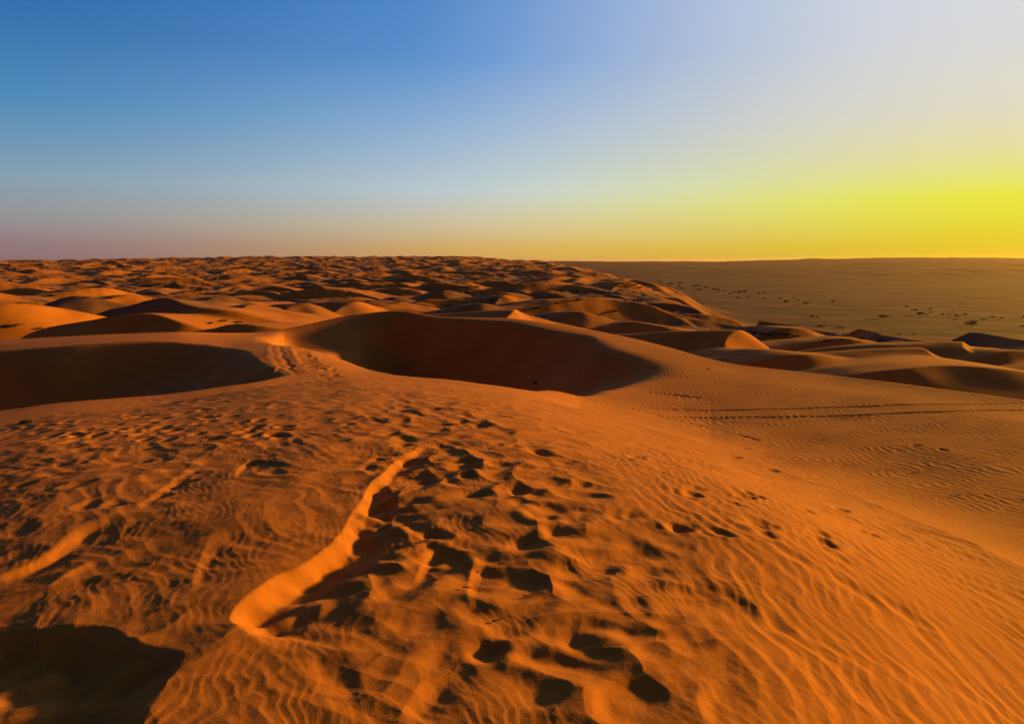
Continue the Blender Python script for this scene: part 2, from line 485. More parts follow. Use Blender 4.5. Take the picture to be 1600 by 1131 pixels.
def ripple(x, y, ang, lam, seed, warp=.9, sharp=.65):
    c, s = math.cos(ang), math.sin(ang)
    ph = (x * c + y * s) / lam + warp * noise(x / (lam * 6), y / (lam * 6), seed) + .35 * warp * noise(x / (lam * 2.2), y / (lam * 2.2), seed + 1)
    f = ph - np.floor(ph)
    return np.where(f < sharp, f / sharp, (1 - f) / (1 - sharp)) ** 1.2 - .45

def detail(x, y):
    r = np.hypot(x, y); th = np.arctan2(x, y)
    h = np.zeros(x.shape)
    r2 = tab(L[2][0], th)                       # edge of the crest we stand on
    crest = 1 - sstep(-1.5, 3.0, r - r2)
    near = 1 - sstep(20, 60, r)
    # gentle undulation
    wx = .10 * noise(x / .45, y / .45, 11) + .012 * noise(x / .16, y / .16, 13)
    wy = .10 * noise(x / .45, y / .45, 12) + .012 * noise(x / .16, y / .16, 14)
    h += .022 * fbm(x / 1.1, y / 1.5, 15, 2) * crest * (1 - sstep(6, 14, r) * .3)
    # where the wind has smeared old prints into ridged hollows
    path = np.exp(-((x - (.62 - .13 * y)) / (.55 + .13 * y)) ** 2)
    path = np.clip(path + .35 * noise(x / .9, y / .9, 16), 0, 1) * crest * (1 - .6 * sstep(8, 15, r))
    f1, f2, hid = worley((x * .9 + y * .35 + wx) / .30, (y * .9 - x * .35 + wy) / .38, 200)
    h += (.062 * np.minimum(f1, .8) ** 1.55 - .018) * path * np.clip(.8 + noise(x / .7, y / .7, 44), .2, 1.5) * (.68 + .32 * sstep(2.5, 6, r))
    f1, f2, hid = worley((x * .8 + y * .6 + wx) / .42, (y * .8 - x * .6 + wy) / .26, 210)
    leftm = (1 - sstep(-.8, .2, x)) * crest * (1 - sstep(5, 14, r) * .55)
    h += (.030 * np.minimum(f1, .8) ** 1.5 - .008) * leftm * np.clip(.6 + noise(x / 1.3, y / 1.3, 17), 0, 1.2)
    # ripple trains
    rightm = sstep(.3, 1.6, x) * crest
    amp = np.clip(.75 + .8 * noise(x / .8, y / .8, 18), .1, 1.4)
    h += .009 * ripple(x, y, math.radians(8), .155, 19, 1.1) * rightm * amp * (1 - .5 * sstep(4, 10, r))
    h += .004 * ripple(x, y, math.radians(-6), .085, 22, 1.0) * rightm * (.4 + .6 * (1 - path)) * (1 - .7 * sstep(6, 12, r))
    h += .006 * ripple(x, y, math.radians(42), .17, 25, 1.3) * leftm * np.clip(.6 + noise(x / .9, y / .9, 26), 0, 1.2)
    mid = crest * sstep(5, 9, r)
    xr = x * .93 + y * .36; yr = -x * .36 + y * .93
    st = 1 - 2 * np.abs(noise(xr / .85 + .8 * wx / .1 * .1, yr / .17, 45))
    h += .011 * np.clip(st, -.2, 1) * (1 - sstep(.0, 1.4, x - .12 * y)) * crest * np.clip(.5 + noise(x / 1.2, y / 1.2, 46), 0, 1.3)
    h += .011 * ripple(x, y, math.radians(35), .34, 28, 1.4) * mid * np.clip(.6 + noise(x / 1.8, y / 1.8, 29), 0, 1.2)
    h += .009 * fbm(x / .5, y / .5, 30, 2) * mid
    fine_ = crest * (1 - sstep(6, 12, r))
    h += (.0018 * ripple(x, y, math.radians(20), .062, 64, 1.5) * np.clip(.5 + noise(x / .7, y / .7, 65), 0, 1.2) + 0.0011 * fbm(x / .06, y / .06, 66, 2)) * fine_
    h += (.002 + .004 * sstep(-.5, 2, x)) * ripple(x, y, math.radians(24), .13, 67, 1.6) * crest * sstep(4, 8, r) * np.clip(.6 + noise(x / 1.5, y / 1.5, 68), 0, 1.2)
    # fine regular ripples on the hollow flank to the right
    flank = sstep(.2, 1.5, r - r2) * (1 - sstep(.0, 3.0, r - tab(L[5][0], th))) * sstep(.08, .22, th)
    h += flank * (.012 * ripple(x, y, math.radians(12), .11, 33, 1.2) * (1 - sstep(12, 26, r)) + .019 * ripple(x, y, math.radians(12), .19, 35, 1.2) * sstep(9, 20, r)) * np.clip(.8 + .6 * noise(x / 2.5, y / 2.5, 36), .2, 1.4)
    flank2 = sstep(1, 6, r - r2) * (1 - sstep(60, 80, r))
    h += .05 * fbm(x / 3.2, y / 3.2, 37, 3) * flank2 * (1 - .6 * flank)
    # scarps
    for P, s0, d0, d1, d2, w, ll in SC:
        R = 3.2 * ll
        m = (x > P[:, 0].min() - R) & (x < P[:, 0].max() + R) & (y > P[:, 1].min() - R) & (y < P[:, 1].max() + R)
        if not m.any(): continue
        xm = x[m] + .22 * wx[m]; ym = y[m] + .22 * wy[m]
        def dfun(a):
            ed = np.minimum(a, 1 - a)
            return .72 * np.where(a < .5, d0 + (d1 - d0) * sstep(0, .5, a), d1 + (d2 - d1) * sstep(.5, 1, a)) * sstep(0.0, .16, ed)
        d, s, D, a = polyline_soft(xm, ym, P, dfun)
        w_ = w * (.5 + .6 * a)
        q = np.clip(d / w_, 0, 1) * sstep(-.05, .45, s * s0)
        dec = np.exp(-np.maximum(d - w_, 0) / ll) * sstep(R, R * .5, d)
        D = D * (1 + .3 * noise(xm / .16, ym / .16, 62) + .45 * noise(xm / .42, ym / .42, 63))
        h[m] -= D * np.sin(q * np.pi / 2) ** 1.3 * dec
    # footprints
    for (px, py, rad, asp, rot, dep) in PR:
        R = rad * 3
        m = (np.abs(x - px) < R) & (np.abs(y - py) < R)
        if not m.any(): continue
        xm = x[m] - px + .8 * wx[m]; ym = y[m] - py + .8 * wy[m]
        c, s = math.cos(rot), math.sin(rot)
        u = (xm * c + ym * s) / (rad * asp); v = (-xm * s + ym * c) / (rad * 1.25)
        q = np.sqrt(u * u + v * v)
        h[m] += -dep * (1 - sstep(.1, 1.25, q)) + .14 * dep * np.exp(-((q - 1.35) / .3) ** 2)
    for (px, py, rad, dep, rot) in DOT:
        R = rad * 3
        m = (np.abs(x - px) < R) & (np.abs(y - py) < R)
        if not m.any(): continue
        xm = x[m] - px; ym = y[m] - py
        c, s = math.cos(rot), math.sin(rot)
        q = np.sqrt(((xm * c + ym * s) / rad) ** 2 + ((-xm * s + ym * c) / (rad * 1.5)) ** 2)
        h[m] += -dep * (1 - sstep(.3, 1.1, q)) + .2 * dep * np.exp(-((q - 1.25) / .25) ** 2)
    for P, wd, dep in TRK:
        R = wd * 4
        m = (x > P[:, 0].min() - R) & (x < P[:, 0].max() + R) & (y > P[:, 1].min() - R) & (y < P[:, 1].max() + R)
        if not m.any(): continue
        xm, ym = x[m], y[m]
        d, s, a = polyline_sd(xm + .12 * noise(xm / 1.2, ym / 1.2, 81), ym + .12 * noise(xm / 1.2, ym / 1.2, 82), P)
        h[m] += (-dep * np.exp(-(d / wd) ** 4) + .3 * dep * np.exp(-((d - 1.6 * wd) / (.5 * wd)) ** 2)) * sstep(0, .1, np.minimum(a, 1 - a))
    return .8 * h * near

prep_detail()

# ------------------------------------------------------------------ terrain sheet: polar grid, fine where the camera looks
def radii():
    rs = [0.5]
    while rs[-1] < 20000:
        r = rs[-1]
        if r < 300:
            d = min(7.4e-4 * r * r, .0036 * r)
            if r < 2.2: d = min(.12, max(d, .25 * (2.25 - r)))
        elif r < 6500: d = .0052 * r
        else: d = .02 * r
        rs.append(r + d / Q)
    return np.array(rs + [26000., 36000., 50000.])
RS = radii()
step = .052 / Q
fine = np.arange(-41, 41.001, step)
co = np.concatenate([np.arange(-180, -60, 4.), np.arange(-60, -41, .8), fine, np.arange(41.5, 60, .8), np.arange(60, 180, 4.)])
AZ = np.radians(np.unique(co))
NR, NA = len(RS), len(AZ)
print('grid', NR, NA, NR * NA)
GR, GA = np.meshgrid(RS, AZ, indexing='ij')
X = (GR * np.sin(GA)).ravel(); Y = (GR * np.cos(GA)).ravel()
Zg = ground(X, Y)
near = np.hypot(X, Y) < 82
Zg[near] += detail(X[near], Y[near])
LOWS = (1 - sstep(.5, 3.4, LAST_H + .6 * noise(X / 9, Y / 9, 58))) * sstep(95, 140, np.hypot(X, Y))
PMASK = plain_mask(X, Y) * sstep(60, 200, np.hypot(X, Y))

def height(x, y):
    x = np.atleast_1d(np.asarray(x, float)); y = np.atleast_1d(np.asarray(y, float))
    z = ground(x, y)
    n = np.hypot(x, y) < 82
    if n.any(): z[n] += detail(x[n], y[n])
    return z

ii, jj = np.meshgrid(np.arange(NR - 1), np.arange(NA), indexing='ij')
jn = (jj + 1) % NA
quads = np.stack([ii * NA + jj, (ii + 1) * NA + jj, (ii + 1) * NA + jn, ii * NA + jn], -1).reshape(-1, 4)[:, ::-1]
fr = np.sqrt(RS[ii.ravel()] * RS[ii.ravel() + 1]); fth = AZ[jj.ravel()]
fz = PMASK[quads].mean(1)
rsplit = tab(L[6][0], fth)
zone = np.where(fr < rsplit, 0, np.where(fz < .5, 1, np.where(fr < 2600, 2, 3)))

# ------------------------------------------------------------------ materials
def new_mat(name):
    m = bpy.data.materials.new(name); m.use_nodes = True
    nt = m.node_tree; b = nt.nodes['Principled BSDF']
    return m, nt, b

def sand_material():
    m, nt, b = new_mat('sand')
    N = nt.nodes.new; K = nt.links.new
    geo = N('ShaderNodeNewGeometry')
    n1 = N('ShaderNodeTexNoise'); n1.inputs['Scale'].default_value = .35; n1.inputs['Detail'].default_value = 6
    K(geo.outputs['Position'], n1.inputs['Vector'])
    cr = N('ShaderNodeValToRGB')
    cr.color_ramp.elements[0].position = .3; cr.color_ramp.elements[0].color = (.42, .145, .014, 1)
    cr.color_ramp.elements[1].position = .7; cr.color_ramp.elements[1].color = (.49, .177, .020, 1)
    K(n1.outputs['Fac'], cr.inputs['Fac'])
    # grains
    n2 = N('ShaderNodeTexNoise'); n2.inputs['Scale'].default_value = 260; n2.inputs['Detail'].default_value = 3
    K(geo.outputs['Position'], n2.inputs['Vector'])
    mr = N('ShaderNodeMapRange'); mr.inputs['From Min'].default_value = .3; mr.inputs['From Max'].default_value = .7; mr.inputs['To Min'].default_value = .74; mr.inputs['To Max'].default_value = 1.2
    K(n2.outputs['Fac'], mr.inputs['Value'])
    mul = N('ShaderNodeMix'); mul.data_type = 'RGBA'; mul.blend_type = 'MULTIPLY'; mul.inputs['Factor'].default_value = 1
    K(cr.outputs['Color'], mul.inputs['A']); K(mr.outputs['Result'], mul.inputs['B'])
    # darker heavy-mineral drifts in the ripples
    mpd = N('ShaderNodeMapping'); mpd.inputs['Scale'].default_value = (5.5, 1.3, 3.0); mpd.inputs['Rotation'].default_value = (0, 0, .35)
    K(geo.outputs['Position'], mpd.inputs['Vector'])
    nd = N('ShaderNodeTexNoise'); nd.inputs['Scale'].default_value = 1; nd.inputs['Detail'].default_value = 7; nd.inputs['Roughness'].default_value = .62; nd.inputs['Distortion'].default_value = .8
    K(mpd.outputs['Vector'], nd.inputs['Vector'])
    md = N('ShaderNodeMapRange'); md.inputs['From Min'].default_value = .52; md.inputs['From Max'].default_value = .74; md.inputs['To Max'].default_value = .34
    K(nd.outputs['Fac'], md.inputs['Value'])
    mm = N('ShaderNodeMix'); mm.data_type = 'RGBA'; mm.inputs['B'].default_value = (.22, .085, .026, 1)
    K(md.outputs['Result'], mm.inputs['Factor']); K(mul.outputs['Result'], mm.inputs['A'])
    mul = mm
    # littered hollows between the dunes, with the dimness of grazing sun painted in
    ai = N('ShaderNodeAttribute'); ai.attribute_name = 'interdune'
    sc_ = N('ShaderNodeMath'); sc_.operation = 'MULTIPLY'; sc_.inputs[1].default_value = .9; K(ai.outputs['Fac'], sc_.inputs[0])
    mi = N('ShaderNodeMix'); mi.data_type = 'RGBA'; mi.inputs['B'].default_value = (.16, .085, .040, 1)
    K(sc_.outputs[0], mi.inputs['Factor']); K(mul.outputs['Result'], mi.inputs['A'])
    # gravel plain
    at = N('ShaderNodeAttribute'); at.attribute_name = 'plain'
    mp = N('ShaderNodeMapping'); mp.inputs['Scale'].default_value = (.006, .012, .05)
    K(geo.outputs['Position'], mp.inputs['Vector'])
    n3 = N('ShaderNodeTexNoise'); n3.inputs['Scale'].default_value = 1.0; n3.inputs['Detail'].default_value = 8; n3.inputs['Roughness'].default_value = .65
    K(mp.outputs['Vector'], n3.inputs['Vector'])
    c3 = N('ShaderNodeValToRGB')
    c3.color_ramp.elements[0].position = .32; c3.color_ramp.elements[0].color = (.050, .019, .009, 1)
    c3.color_ramp.elements[1].position = .7; c3.color_ramp.elements[1].color = (.145, .052, .017, 1)
    K(n3.outputs['Fac'], c3.inputs['Fac'])
    mx = N('ShaderNodeMix'); mx.data_type = 'RGBA'
    K(at.outputs['Fac'], mx.inputs['Factor']); K(mi.outputs['Result'], mx.inputs['A']); K(c3.outputs['Color'], mx.inputs['B'])
    K(mx.outputs['Result'], b.inputs['Base Color'])
    b.inputs['Roughness'].default_value = .95; b.inputs['Diffuse Roughness'].default_value = .1; b.inputs['Specular IOR Level'].default_value = .08
    bp = N('ShaderNodeBump'); bp.inputs['Strength'].default_value = .35; bp.inputs['Distance'].default_value = .004
    n4 = N('ShaderNodeTexNoise'); n4.inputs['Scale'].default_value = 120; n4.inputs['Detail'].default_value = 4
    K(geo.outputs['Position'], n4.inputs['Vector']); K(n4.outputs['Fac'], bp.inputs['Height']); K(bp.outputs['Normal'], b.inputs['Normal'])
    return m
SAND = sand_material()

def plant_material(name, a, c):
    m, nt, b = new_mat(name)
    N = nt.nodes.new; K = nt.links.new
    geo = N('ShaderNodeNewGeometry'); n = N('ShaderNodeTexNoise'); n.inputs['Scale'].default_value = 3
    K(geo.outputs['Position'], n.inputs['Vector'])
    cr = N('ShaderNodeValToRGB'); cr.color_ramp.elements[0].position = .35; cr.color_ramp.elements[1].position = .65
    cr.color_ramp.elements[0].color = (*a, 1); cr.color_ramp.elements[1].color = (*c, 1)
    K(n.outputs['Fac'], cr.inputs['Fac']); K(cr.outputs['Color'], b.inputs['Base Color'])
    b.inputs['Roughness'].default_value = .9; b.inputs['Specular IOR Level'].default_value = .1
    return m
LEAF = plant_material('desert_foliage', (.035, .032, .014), (.075, .062, .024))
BARK = plant_material('dry_bark', (.06, .04, .025), (.11, .075, .045))

# ------------------------------------------------------------------ objects
def set_props(o, label, cat, group=None, kind=None):
    o['label'] = label; o['category'] = cat
    if group: o['group'] = group
    if kind: o['kind'] = kind

def sheet(name, mask, label, cat):
    q = quads[mask]
    used, inv = np.unique(q.ravel(), return_inverse=True)
    me = bpy.data.meshes.new(name)
    n = len(used); k = len(q)
    me.vertices.add(n); me.loops.add(k * 4); me.polygons.add(k)
    co = np.stack([X[used], Y[used], Zg[used]], 1).astype(np.float32)
    me.vertices.foreach_set('co', co.ravel())
    me.loops.foreach_set('vertex_index', inv.astype(np.int32))
    me.polygons.foreach_set('loop_start', np.arange(0, 4 * k, 4, dtype=np.int32))
    me.update(calc_edges=True)
    at = me.attributes.new('plain', 'FLOAT', 'POINT')
    at.data.foreach_set('value', PMASK[used].astype(np.float32))
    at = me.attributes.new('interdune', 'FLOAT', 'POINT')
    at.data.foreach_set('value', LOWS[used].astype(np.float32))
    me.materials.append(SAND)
    o = bpy.data.objects.new(name, me); C.objects.link(o)
    set_props(o, label, cat, kind='structure')
    return o
sheet('sand_dune', zone == 0, 'trodden orange sand dune in front, with footprints, ripples and scooped hollows', 'dune')
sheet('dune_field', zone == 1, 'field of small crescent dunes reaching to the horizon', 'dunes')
sheet('plain', zone == 2, 'brown desert plain dotted with dark bushes beside the dunes', 'plain')
sheet('hills', zone == 3, 'long low hazy sand ridge on the horizon', 'hills')

# ---- plants
def crown_mesh(name, seed, w, h, n, leaf, z0=0.0, lumps=5, flat=.0):
    rd = random.Random(seed)
    cl = [(rd.uniform(-.55, .55) * w, rd.uniform(-.55, .55) * w, z0 + h * rd.uniform(.3, .8), rd.uniform(.28, .5)) for _ in range(lumps)]
    vs, fs = [], []
    for i in range(n):
        cx, cy, cz, s = rd.choice(cl)
        while True:
            a, b, c = rd.uniform(-1, 1), rd.uniform(-1, 1), rd.uniform(-1, 1)
            if a*a + b*b + c*c < 1: break
        x, y, z = cx + a * s * w, cy + b * s * w, cz + c * s * h * .75
        z = max(z, z0 + leaf * .3)
        l = leaf * rd.uniform(.6, 1.4)
        d1 = [rd.gauss(0, 1) for _ in range(3)]; d2 = [rd.gauss(0, 1) for _ in range(3)]
        m1 = math.sqrt(sum(t*t for t in d1)); m2 = math.sqrt(sum(t*t for t in d2))
        d1 = [t / m1 * l for t in d1]; d2 = [t / m2 * l * .55 for t in d2]
        k = len(vs)
        vs += [(x - d1[0], y - d1[1], z - d1[2]), (x + d2[0], y + d2[1], z + d2[2]), (x + d1[0], y + d1[1], z + d1[2]), (x - d2[0], y - d2[1], z - d2[2])]
        fs.append((k, k+1, k+2, k+3))
    me = bpy.data.meshes.new(name); me.from_pydata(vs, [], fs); me.materials.append(LEAF)
    return me

def tube(vs, fs, p, q, r0, r1, n=6):
    p, q = np.array(p, float), np.array(q, float)
    d = (q - p) / np.linalg.norm(q - p)
    a = np.cross(d, [0, 0, 1.]) if abs(d[2]) < .9 else np.cross(d, [1., 0, 0]); a /= np.linalg.norm(a); b = np.cross(d, a)
    k = len(vs)
    for c, r in ((p, r0), (q, r1)):
        for i in range(n):
            t = 2 * math.pi * i / n
            vs.append(tuple(c + r * (math.cos(t) * a + math.sin(t) * b)))
    for i in range(n):
        fs.append((k + i, k + (i+1) % n, k + n + (i+1) % n, k + n + i))
    fs.append(tuple(k + n + i for i in range(n)))

def trunk_mesh(name, seed, w, h, limbs, r):
    rd = random.Random(seed); vs, fs = [], []
    top = (rd.uniform(-.1, .1) * w, rd.uniform(-.1, .1) * w, h * .45)
    tube(vs, fs, (0, 0, -.3), top, r, r * .7)
    for i in range(limbs):
        a = 2 * math.pi * i / limbs + rd.uniform(-.4, .4)
        e = (top[0] + math.cos(a) * w * .4, top[1] + math.sin(a) * w * .4, h * rd.uniform(.7, .9))
        tube(vs, fs, (top[0], top[1], top[2] - r * .4), e, r * .55, r * .2, 5)
    me = bpy.data.meshes.new(name); me.from_pydata(vs, [], fs); me.materials.append(BARK)
    return me

TREE = [(crown_mesh('tree_crown', 50 + i, 1.0, .62, 420, .075, .18, 7), trunk_mesh('tree_trunk', 60 + i, 1.0, .75, 5, .05)) for i in range(4)]
BUSH = [(crown_mesh('bush_crown', 70 + i, 1.0, .55, 420, .075, .0, 7), trunk_mesh('bush_stems', 80 + i, .9, .5, 6, .03)) for i in range(4)]

def plant(name, px, py, wpx, label, cat, group, kind='bush', idx=0):
    (x, y), = hit([px], [py], 25 if py < 640 else 10)
    d = math.hypot(x, y)
    w = wpx / F * d * .5
    cm, tm = (TREE if kind == 'tree' else BUSH)[idx % 4]
    z = float(height(x, y)[0])
    root = bpy.data.objects.new(name, None); C.objects.link(root)
    root.location = (x, y, z - .03 * w); root.rotation_euler = (0, 0, random.uniform(0, 6.28))
    root.empty_display_size = .2
    s = w * random.uniform(.9, 1.1)
    root.scale = (s, s, s * random.uniform(.85, 1.1))
    c = bpy.data.objects.new('crown', cm); t = bpy.data.objects.new('trunk' if kind == 'tree' else 'stems', tm)
    for o in (c, t):
        C.objects.link(o); o.parent = root
    set_props(root, label, cat, group)
    return root

# trees scattered over the plain: picture x, y of the foot, width in picture pixels
PLAIN = [(958,441,7),(966,444,5),(965,448,5),(976,449,7),(989,444,5),(994,447,9),(1003,451,9),(1014,450,6),(1026,455,8),(1007,446,6),(1030,439,5),(1031,444,6),(1034,447,5),(1044,448,6),
    (1048,445,8),(1057,459,6),(1060,449,7),(1066,452,6),(1063,445,9),(1086,449,10),(1092,448,7),(1084,460,6),(1093,455,9),(1101,451,9),(1116,454,8),(1122,455,6),(1132,456,7),(1140,460,6),(1147,458,7),
    (1154,459,8),(1162,458,9),(1152,467,7),(1169,465,7),(1185,460,7),(1194,459,6),(1195,468,6),(1218,468,6),(1229,474,10),(1240,466,4),(1247,470,5),(1258,476,10),(1302,473,7),(1268,497,7),(1276,497,5),(1378,498,13),
    (1417,481,6),(1428,487,8),(1436,493,12),(1446,493,6),(1454,484,5),(1454,490,6),(1472,493,7),(1482,493,5),(1488,489,5),(1496,495,8),(1507,493,6),(1493,501,6),(1518,510,16),(1537,501,6),(1552,497,7),(1565,499,6),(1598,497,6),(1597,512,7),
    (1428,524,6),(1405,524,7)]
for i, (px, py, w) in enumerate(PLAIN):
    if (px, py) == (1518, 510): lab, g = 'widest dark tree on the plain, standing alone at the right above the pale dune crests', None
    elif (px, py) == (1378, 498): lab, g = 'broad dark tree on the plain standing alone between the two loose rows of trees', None
    elif (px, py) == (1258, 476): lab, g = 'low wide tree closing the right end of the far row of trees on the plain', None
    elif px < 975: lab, g = 'small dark tree on the plain right beside the foot of the dune field', 'trees at the foot of the dunes'
    elif px < 1130 : lab, g = 'small dark tree in the dense left part of the far row on the plain', 'trees in the dense part of the far row'
    elif px < 1300: lab, g = 'small dark tree in the thinning right part of the far row on the plain', 'trees in the thin part of the far row'
    elif py > 520: lab, g = 'small dark bush at the near edge of the plain behind the dune crests', 'bushes at the near edge of the plain'
    elif px < 1530: lab, g = 'small dark tree in the loose clump on the golden right side of the plain', 'trees in the right clump on the plain'
    else: lab, g = 'small dark tree near the right end of the plain in the sun glow', 'trees near the right end of the plain'
    plant('desert_tree', px, py, w * 1.25, lab, 'tree', g, 'tree', i)

BUSHES = [
    (22, 512, 26, 'wide dark bush on the sunlit orange slip face at the far left', None),
    (63, 514, 11, 'small pale bush on the sunlit orange slip face at the far left', None),
    (836, 600, 20, 'lone dark bush at the foot of the big shaded bowl', None),
    (676, 405, 9, 'tiny dark tree on the skyline crest of the dune field', None),
    (258, 407, 9, 'small dark bush on the leftmost skyline hump of the dune field', None),
    (330, 506, 12, 'dark bush beside the shaded hollow behind the left dune', 'bushes behind the left dune'),
    (350, 503, 16, 'dark bush beside the shaded hollow behind the left dune', 'bushes behind the left dune'),
    (372, 505, 14, 'dark bush beside the shaded hollow behind the left dune', 'bushes behind the left dune'),
    (1178, 521, 18, 'bush of the dark thicket behind the tall sunlit slip face', 'bushes in the dark thicket behind the slip face'),
    (1196, 524, 22, 'bush of the dark thicket behind the tall sunlit slip face', 'bushes in the dark thicket behind the slip face'),
    (1214, 524, 20, 'bush of the dark thicket behind the tall sunlit slip face', 'bushes in the dark thicket behind the slip face'),
    (1230, 526, 24, 'bush of the dark thicket behind the tall sunlit slip face', 'bushes in the dark thicket behind the slip face'),
    (1244, 527, 16, 'bush of the dark thicket behind the tall sunlit slip face', 'bushes in the dark thicket behind the slip face'),
    (1283, 511, 12, 'dark bush on the skyline of the low dune right of the thicket', 'bushes on the low dune right of the thicket'),
    (1312, 514, 13, 'dark bush on the skyline of the low dune right of the thicket', 'bushes on the low dune right of the thicket'),
    (1293, 534, 16, 'dark bush on the lit dune below the long pale crest', 'bushes on the lit dune below the pale crest'),
    (1322, 525, 14, 'dark bush on the lit dune below the long pale crest', 'bushes on the lit dune below the pale crest'),
    (1345, 530, 13, 'dark bush on the lit dune below the long pale crest', 'bushes on the lit dune below the pale crest'),
    (1378, 535, 15, 'darkest bush at the end of the lit dune crest on the right', None),
    (1107, 577, 8, 'small bush at the left foot of the tall sunlit slip face', None),
]
for k, (a, b) in enumerate([(135,466),(170,467),(82,464),(155,440),(250,446),(620,474),(575,472),(655,473),(740,477),(770,470),(690,455),(840,484),(960,488),(905,470),(870,476),(980,470),(700,478),(740,450),(230,448),(310,456)]):
    BUSHES.append((a, b, 11 + (k * 7) % 8, 'small dark bush in a shaded hollow of the distant dune field', 'bushes in the hollows of the dune field'))
for i, (px, py, w, lab, g) in enumerate(BUSHES):
    plant('desert_bush', px, py, w, lab, 'bush', g, 'bush', i)

# dry grass tuft at the left edge of the crest
def tuft(name, px, py, hgt, wid, n, label, seed, flop=.7):
    rd = random.Random(seed)
    (x, y), = hit([px], [py], 4, 60, 3000)
    z = float(height(x, y)[0])
    root = bpy.data.objects.new(name, None); C.objects.link(root); root.location = (x, y, z - .02)
    for nm, mat, cnt, hh in (('foliage', LEAF, n, hgt),):
        vs, fs = [], []
        for i in range(cnt):
            bx, by = rd.gauss(0, .16) * wid, rd.gauss(0, .12) * wid
            az = rd.uniform(0, 6.28); le = hh * rd.uniform(.5, 1.1); lean = rd.uniform(.15, flop)
            k = len(vs); wv = .006
            for s in range(4):
                t = s / 3
                px_ = bx + math.cos(az) * le * lean * t ** 1.6; py_ = by + math.sin(az) * le * lean * t ** 1.6; pz = le * (t - .35 * lean * t * t)
                ww = wv * (1 - .85 * t)
                vs += [(px_ - math.sin(az) * ww, py_ + math.cos(az) * ww, pz), (px_ + math.sin(az) * ww, py_ - math.cos(az) * ww, pz)]
            for s in range(3):
                a = k + 2 * s; fs.append((a, a + 1, a + 3, a + 2))
        me = bpy.data.meshes.new(nm); me.from_pydata(vs, [], fs); me.materials.append(mat)
        o = bpy.data.objects.new(nm, me); C.objects.link(o); o.parent = root
    set_props(root, label, 'grass tuft')
    return root
tuft('grass_tuft', 40, 661, .09, .30, 420, 'dark dry grass tuft on the left rim of the trodden dune', 3)

# twigs lying in the sand of the trodden path
def twig(px, py, length, rot, label, seed):
    rd = random.Random(seed)
    (x, y), = hit([px], [py], 1.5, 40, 3000)
    vs, fs = [], []
    p = np.array([-length / 2, 0, .012]); a = rd.uniform(-.3, .3)
    for s in range(4):
        q = p + np.array([length / 4 * math.cos(a), length / 4 * math.sin(a), rd.uniform(-.005, .006)])
        tube(vs, fs, p, q, .0045 - .0008 * s, .0037 - .0008 * s, 5)
        if s in (1, 2):
            e = q + np.array([.02 * math.cos(a + 1), .02 * math.sin(a + 1), .003]); tube(vs, fs, q, e, .003, .001, 4)
        p = q; a += rd.uniform(-.5, .5)
    me = bpy.data.meshes.new('dry_twig'); me.from_pydata(vs, [], fs); me.materials.append(BARK)
    o = bpy.data.objects.new('dry_twig', me); C.objects.link(o)
    o.location = (x, y, float(height(x, y)[0])); o.rotation_euler = (0, 0, rot)
    set_props(o, label, 'twig')
twig(779, 963, .07, .5, 'thickest dark twig, in the hollow nearest the camera on the trodden path', 1)
twig(785, 877, .05, .1, 'short dark twig on the shaded hollow floor, farthest up the path', 2)
twig(730, 915, .045, -.2, 'thin dark twig at the left of the trodden path', 3)
twig(824, 927, .045, .4, 'small dark twig on the sand at the right of the other twigs', 4)

# ------------------------------------------------------------------ light
EXPO = 1.5
SUN_AZ, SUN_EL = math.radians(63), math.radians(9)
scene.view_settings.view_transform = 'Standard'; scene.view_settings.look = 'None'
scene.view_settings.exposure = EXPO; scene.view_settings.gamma = 1
sl = bpy.data.lights.new('sun', 'SUN'); sl.energy = 3.7; sl.angle = math.radians(3); sl.color = (1.0, .50, .04)
so = bpy.data.objects.new('sun', sl); C.objects.link(so)
from mathutils import Vector
sd = Vector((math.sin(SUN_AZ) * math.cos(SUN_EL), math.cos(SUN_AZ) * math.cos(SUN_EL), math.sin(SUN_EL)))
so.rotation_euler = sd.to_track_quat('Z', 'Y').to_euler()

def lin(c):
    return tuple(((v / 255) / 12.92 if v / 255 <= .04045 else ((v / 255 + .055) / 1.055) ** 2.4) for v in c) + (1,)

world = bpy.data.worlds.new('World'); scene.world = world; world.use_nodes = True
nt = world.node_tree; nt.nodes.clear(); N = nt.nodes.new; K = nt.links.new
out = N('ShaderNodeOutputWorld'); bg = N('ShaderNodeBackground'); bg2 = N('ShaderNodeBackground'); add = N('ShaderNodeAddShader')
sky = N('ShaderNodeTexSky'); sky.sky_type = 'NISHITA'; sky.sun_disc = False; sky.sun_elevation = SUN_EL; sky.sun_rotation = SUN_AZ
K(sky.outputs['Color'], bg2.inputs['Color']); bg2.inputs['Strength'].default_value = .0005
tc = N('ShaderNodeTexCoord'); sx = N('ShaderNodeSeparateXYZ'); K(tc.outputs['Generated'], sx.inputs[0])
def math_node(op, a, b=None):
    n = N('ShaderNodeMath'); n.operation = op
    for i, v in enumerate((a, b)):
        if v is None: continue
        if isinstance(v, (int, float)): n.inputs[i].default_value = v
        else: K(v, n.inputs[i])
    return n.outputs[0]
el = math_node('DIVIDE', math_node('ARCSINE', sx.outputs['Z']), math.radians(90))       # 0 horizon, 1 zenith
az = math_node('DIVIDE', math_node('ARCTAN2', sx.outputs['X'], sx.outputs['Y']), math.radians(180))  # -1..1
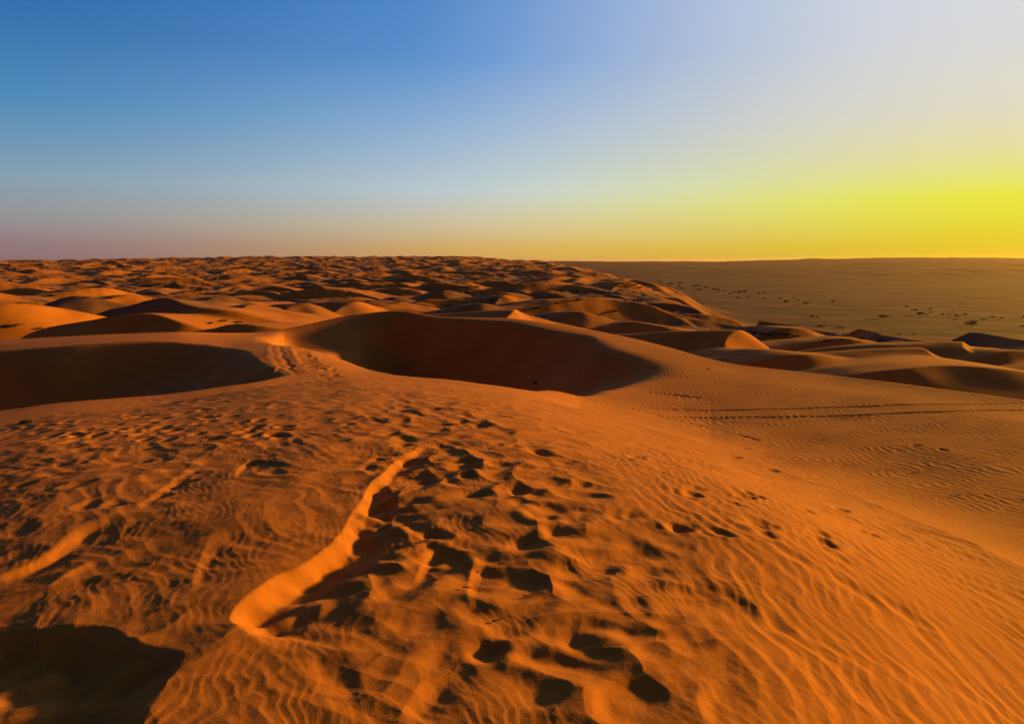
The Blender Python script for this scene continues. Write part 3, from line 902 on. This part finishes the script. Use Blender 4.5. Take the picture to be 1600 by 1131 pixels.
def ramp(stops):
    """stops: (elevation in degrees, sRGB); spaced on the square root of the elevation"""
    n = N('ShaderNodeValToRGB'); e = n.color_ramp.elements
    while len(e) < len(stops): e.new(.5)
    for i, (d, c) in enumerate(stops):
        e[i].position = math.sqrt(d / 90); e[i].color = lin(c)
    n.color_ramp.interpolation = 'B_SPLINE' if False else 'LINEAR'
    K(math_node('SQRT', math_node('MAXIMUM', el, 0.0)), n.inputs['Fac'])
    return n.outputs['Color']
# picture heights: y 400 = 0.4 deg, 350 = 2.9, 300 = 5.3, 200 = 10, 100 = 14.3, 0 = 18.4
rampL = ramp([(0, (134, 108, 124)), (1.2, (146, 121, 126)), (2.9, (149, 148, 150)), (5.3, (132, 160, 178)), (10, (76, 138, 184)), (14.3, (54, 114, 174)), (18.4, (38, 100, 166)), (30, (34, 66, 122)), (45, (30, 48, 90)), (90, (26, 44, 102))])
rampC = ramp([(0, (222, 165, 85)), (1.0, (222, 178, 92)), (2.9, (214, 200, 162)), (5.3, (196, 210, 214)), (10, (150, 182, 218)), (14.3, (98, 152, 214)), (18.4, (86, 143, 208)), (30, (44, 84, 140)), (45, (32, 52, 94)), (90, (26, 44, 102))])
rampR = ramp([(0, (170, 158, 24)), (1.5, (216, 200, 40)), (4.2, (228, 230, 64)), (7, (226, 221, 158)), (9.7, (222, 217, 197)), (14.3, (215, 217, 219)), (18.4, (214, 219, 230)), (30, (90, 116, 160)), (45, (42, 60, 98)), (90, (26, 44, 102))])
rampB = ramp([(0, (62, 58, 80)), (5, (56, 64, 92)), (20, (46, 60, 104)), (90, (26, 44, 102))])
def mixc(f, a, b):
    n = N('ShaderNodeMix'); n.data_type = 'RGBA'; K(f, n.inputs['Factor']); K(a, n.inputs['A']); K(b, n.inputs['B']); return n.outputs['Result']
def mrange(v, a, b):
    n = N('ShaderNodeMapRange'); n.interpolation_type = 'SMOOTHSTEP'; n.clamp = True
    n.inputs['From Min'].default_value = a; n.inputs['From Max'].default_value = b; K(v, n.inputs['Value']); return n.outputs['Result']
d = 1 / 180
c1 = mixc(mrange(az, -36 * d, 8 * d), rampL, rampC)
c2 = mixc(mrange(az, -9 * d, 34 * d), c1, rampR)
absaz = math_node('ABSOLUTE', math_node('SUBTRACT', az, 20 * d))
c3 = mixc(mrange(absaz, 62 * d, 125 * d), c2, rampB)
K(c3, bg.inputs['Color']); bg.inputs['Strength'].default_value = 2 ** -EXPO
K(bg.outputs[0], add.inputs[0]); K(bg2.outputs[0], add.inputs[1]); K(add.outputs[0], out.inputs['Surface'])

# ------------------------------------------------------------------ haze
import bmesh
bm = bmesh.new(); bmesh.ops.create_cube(bm, size=1.0)
me = bpy.data.meshes.new('haze'); bm.to_mesh(me); bm.free()
hz = bpy.data.objects.new('haze', me); C.objects.link(hz)
hz.scale = (110000, 110000, 135); hz.location = (0, 0, 20)
hm = bpy.data.materials.new('haze'); hm.use_nodes = True
for n_ in list(hm.node_tree.nodes): hm.node_tree.nodes.remove(n_)
ho = hm.node_tree.nodes.new('ShaderNodeOutputMaterial'); pv = hm.node_tree.nodes.new('ShaderNodeVolumePrincipled')
pv.inputs['Color'].default_value = (.95, .66, .40, 1); pv.inputs['Density'].default_value = 2.0e-5; pv.inputs['Anisotropy'].default_value = .68
hm.node_tree.links.new(pv.outputs[0], ho.inputs['Volume']); me.materials.append(hm)
set_props(hz, 'thin golden evening haze over the plain and the far dunes', 'haze', kind='stuff')

# ------------------------------------------------------------------ camera
cam = bpy.data.cameras.new('camera'); co_ = bpy.data.objects.new('camera', cam); C.objects.link(co_)
co_.location = (0, 0, CAMZ); co_.rotation_euler = (math.radians(90) - PITCH, 0, 0)
cam.sensor_width = 36; cam.lens = 36 * F / 1600; cam.clip_start = .05; cam.clip_end = 100000
scene.camera = co_
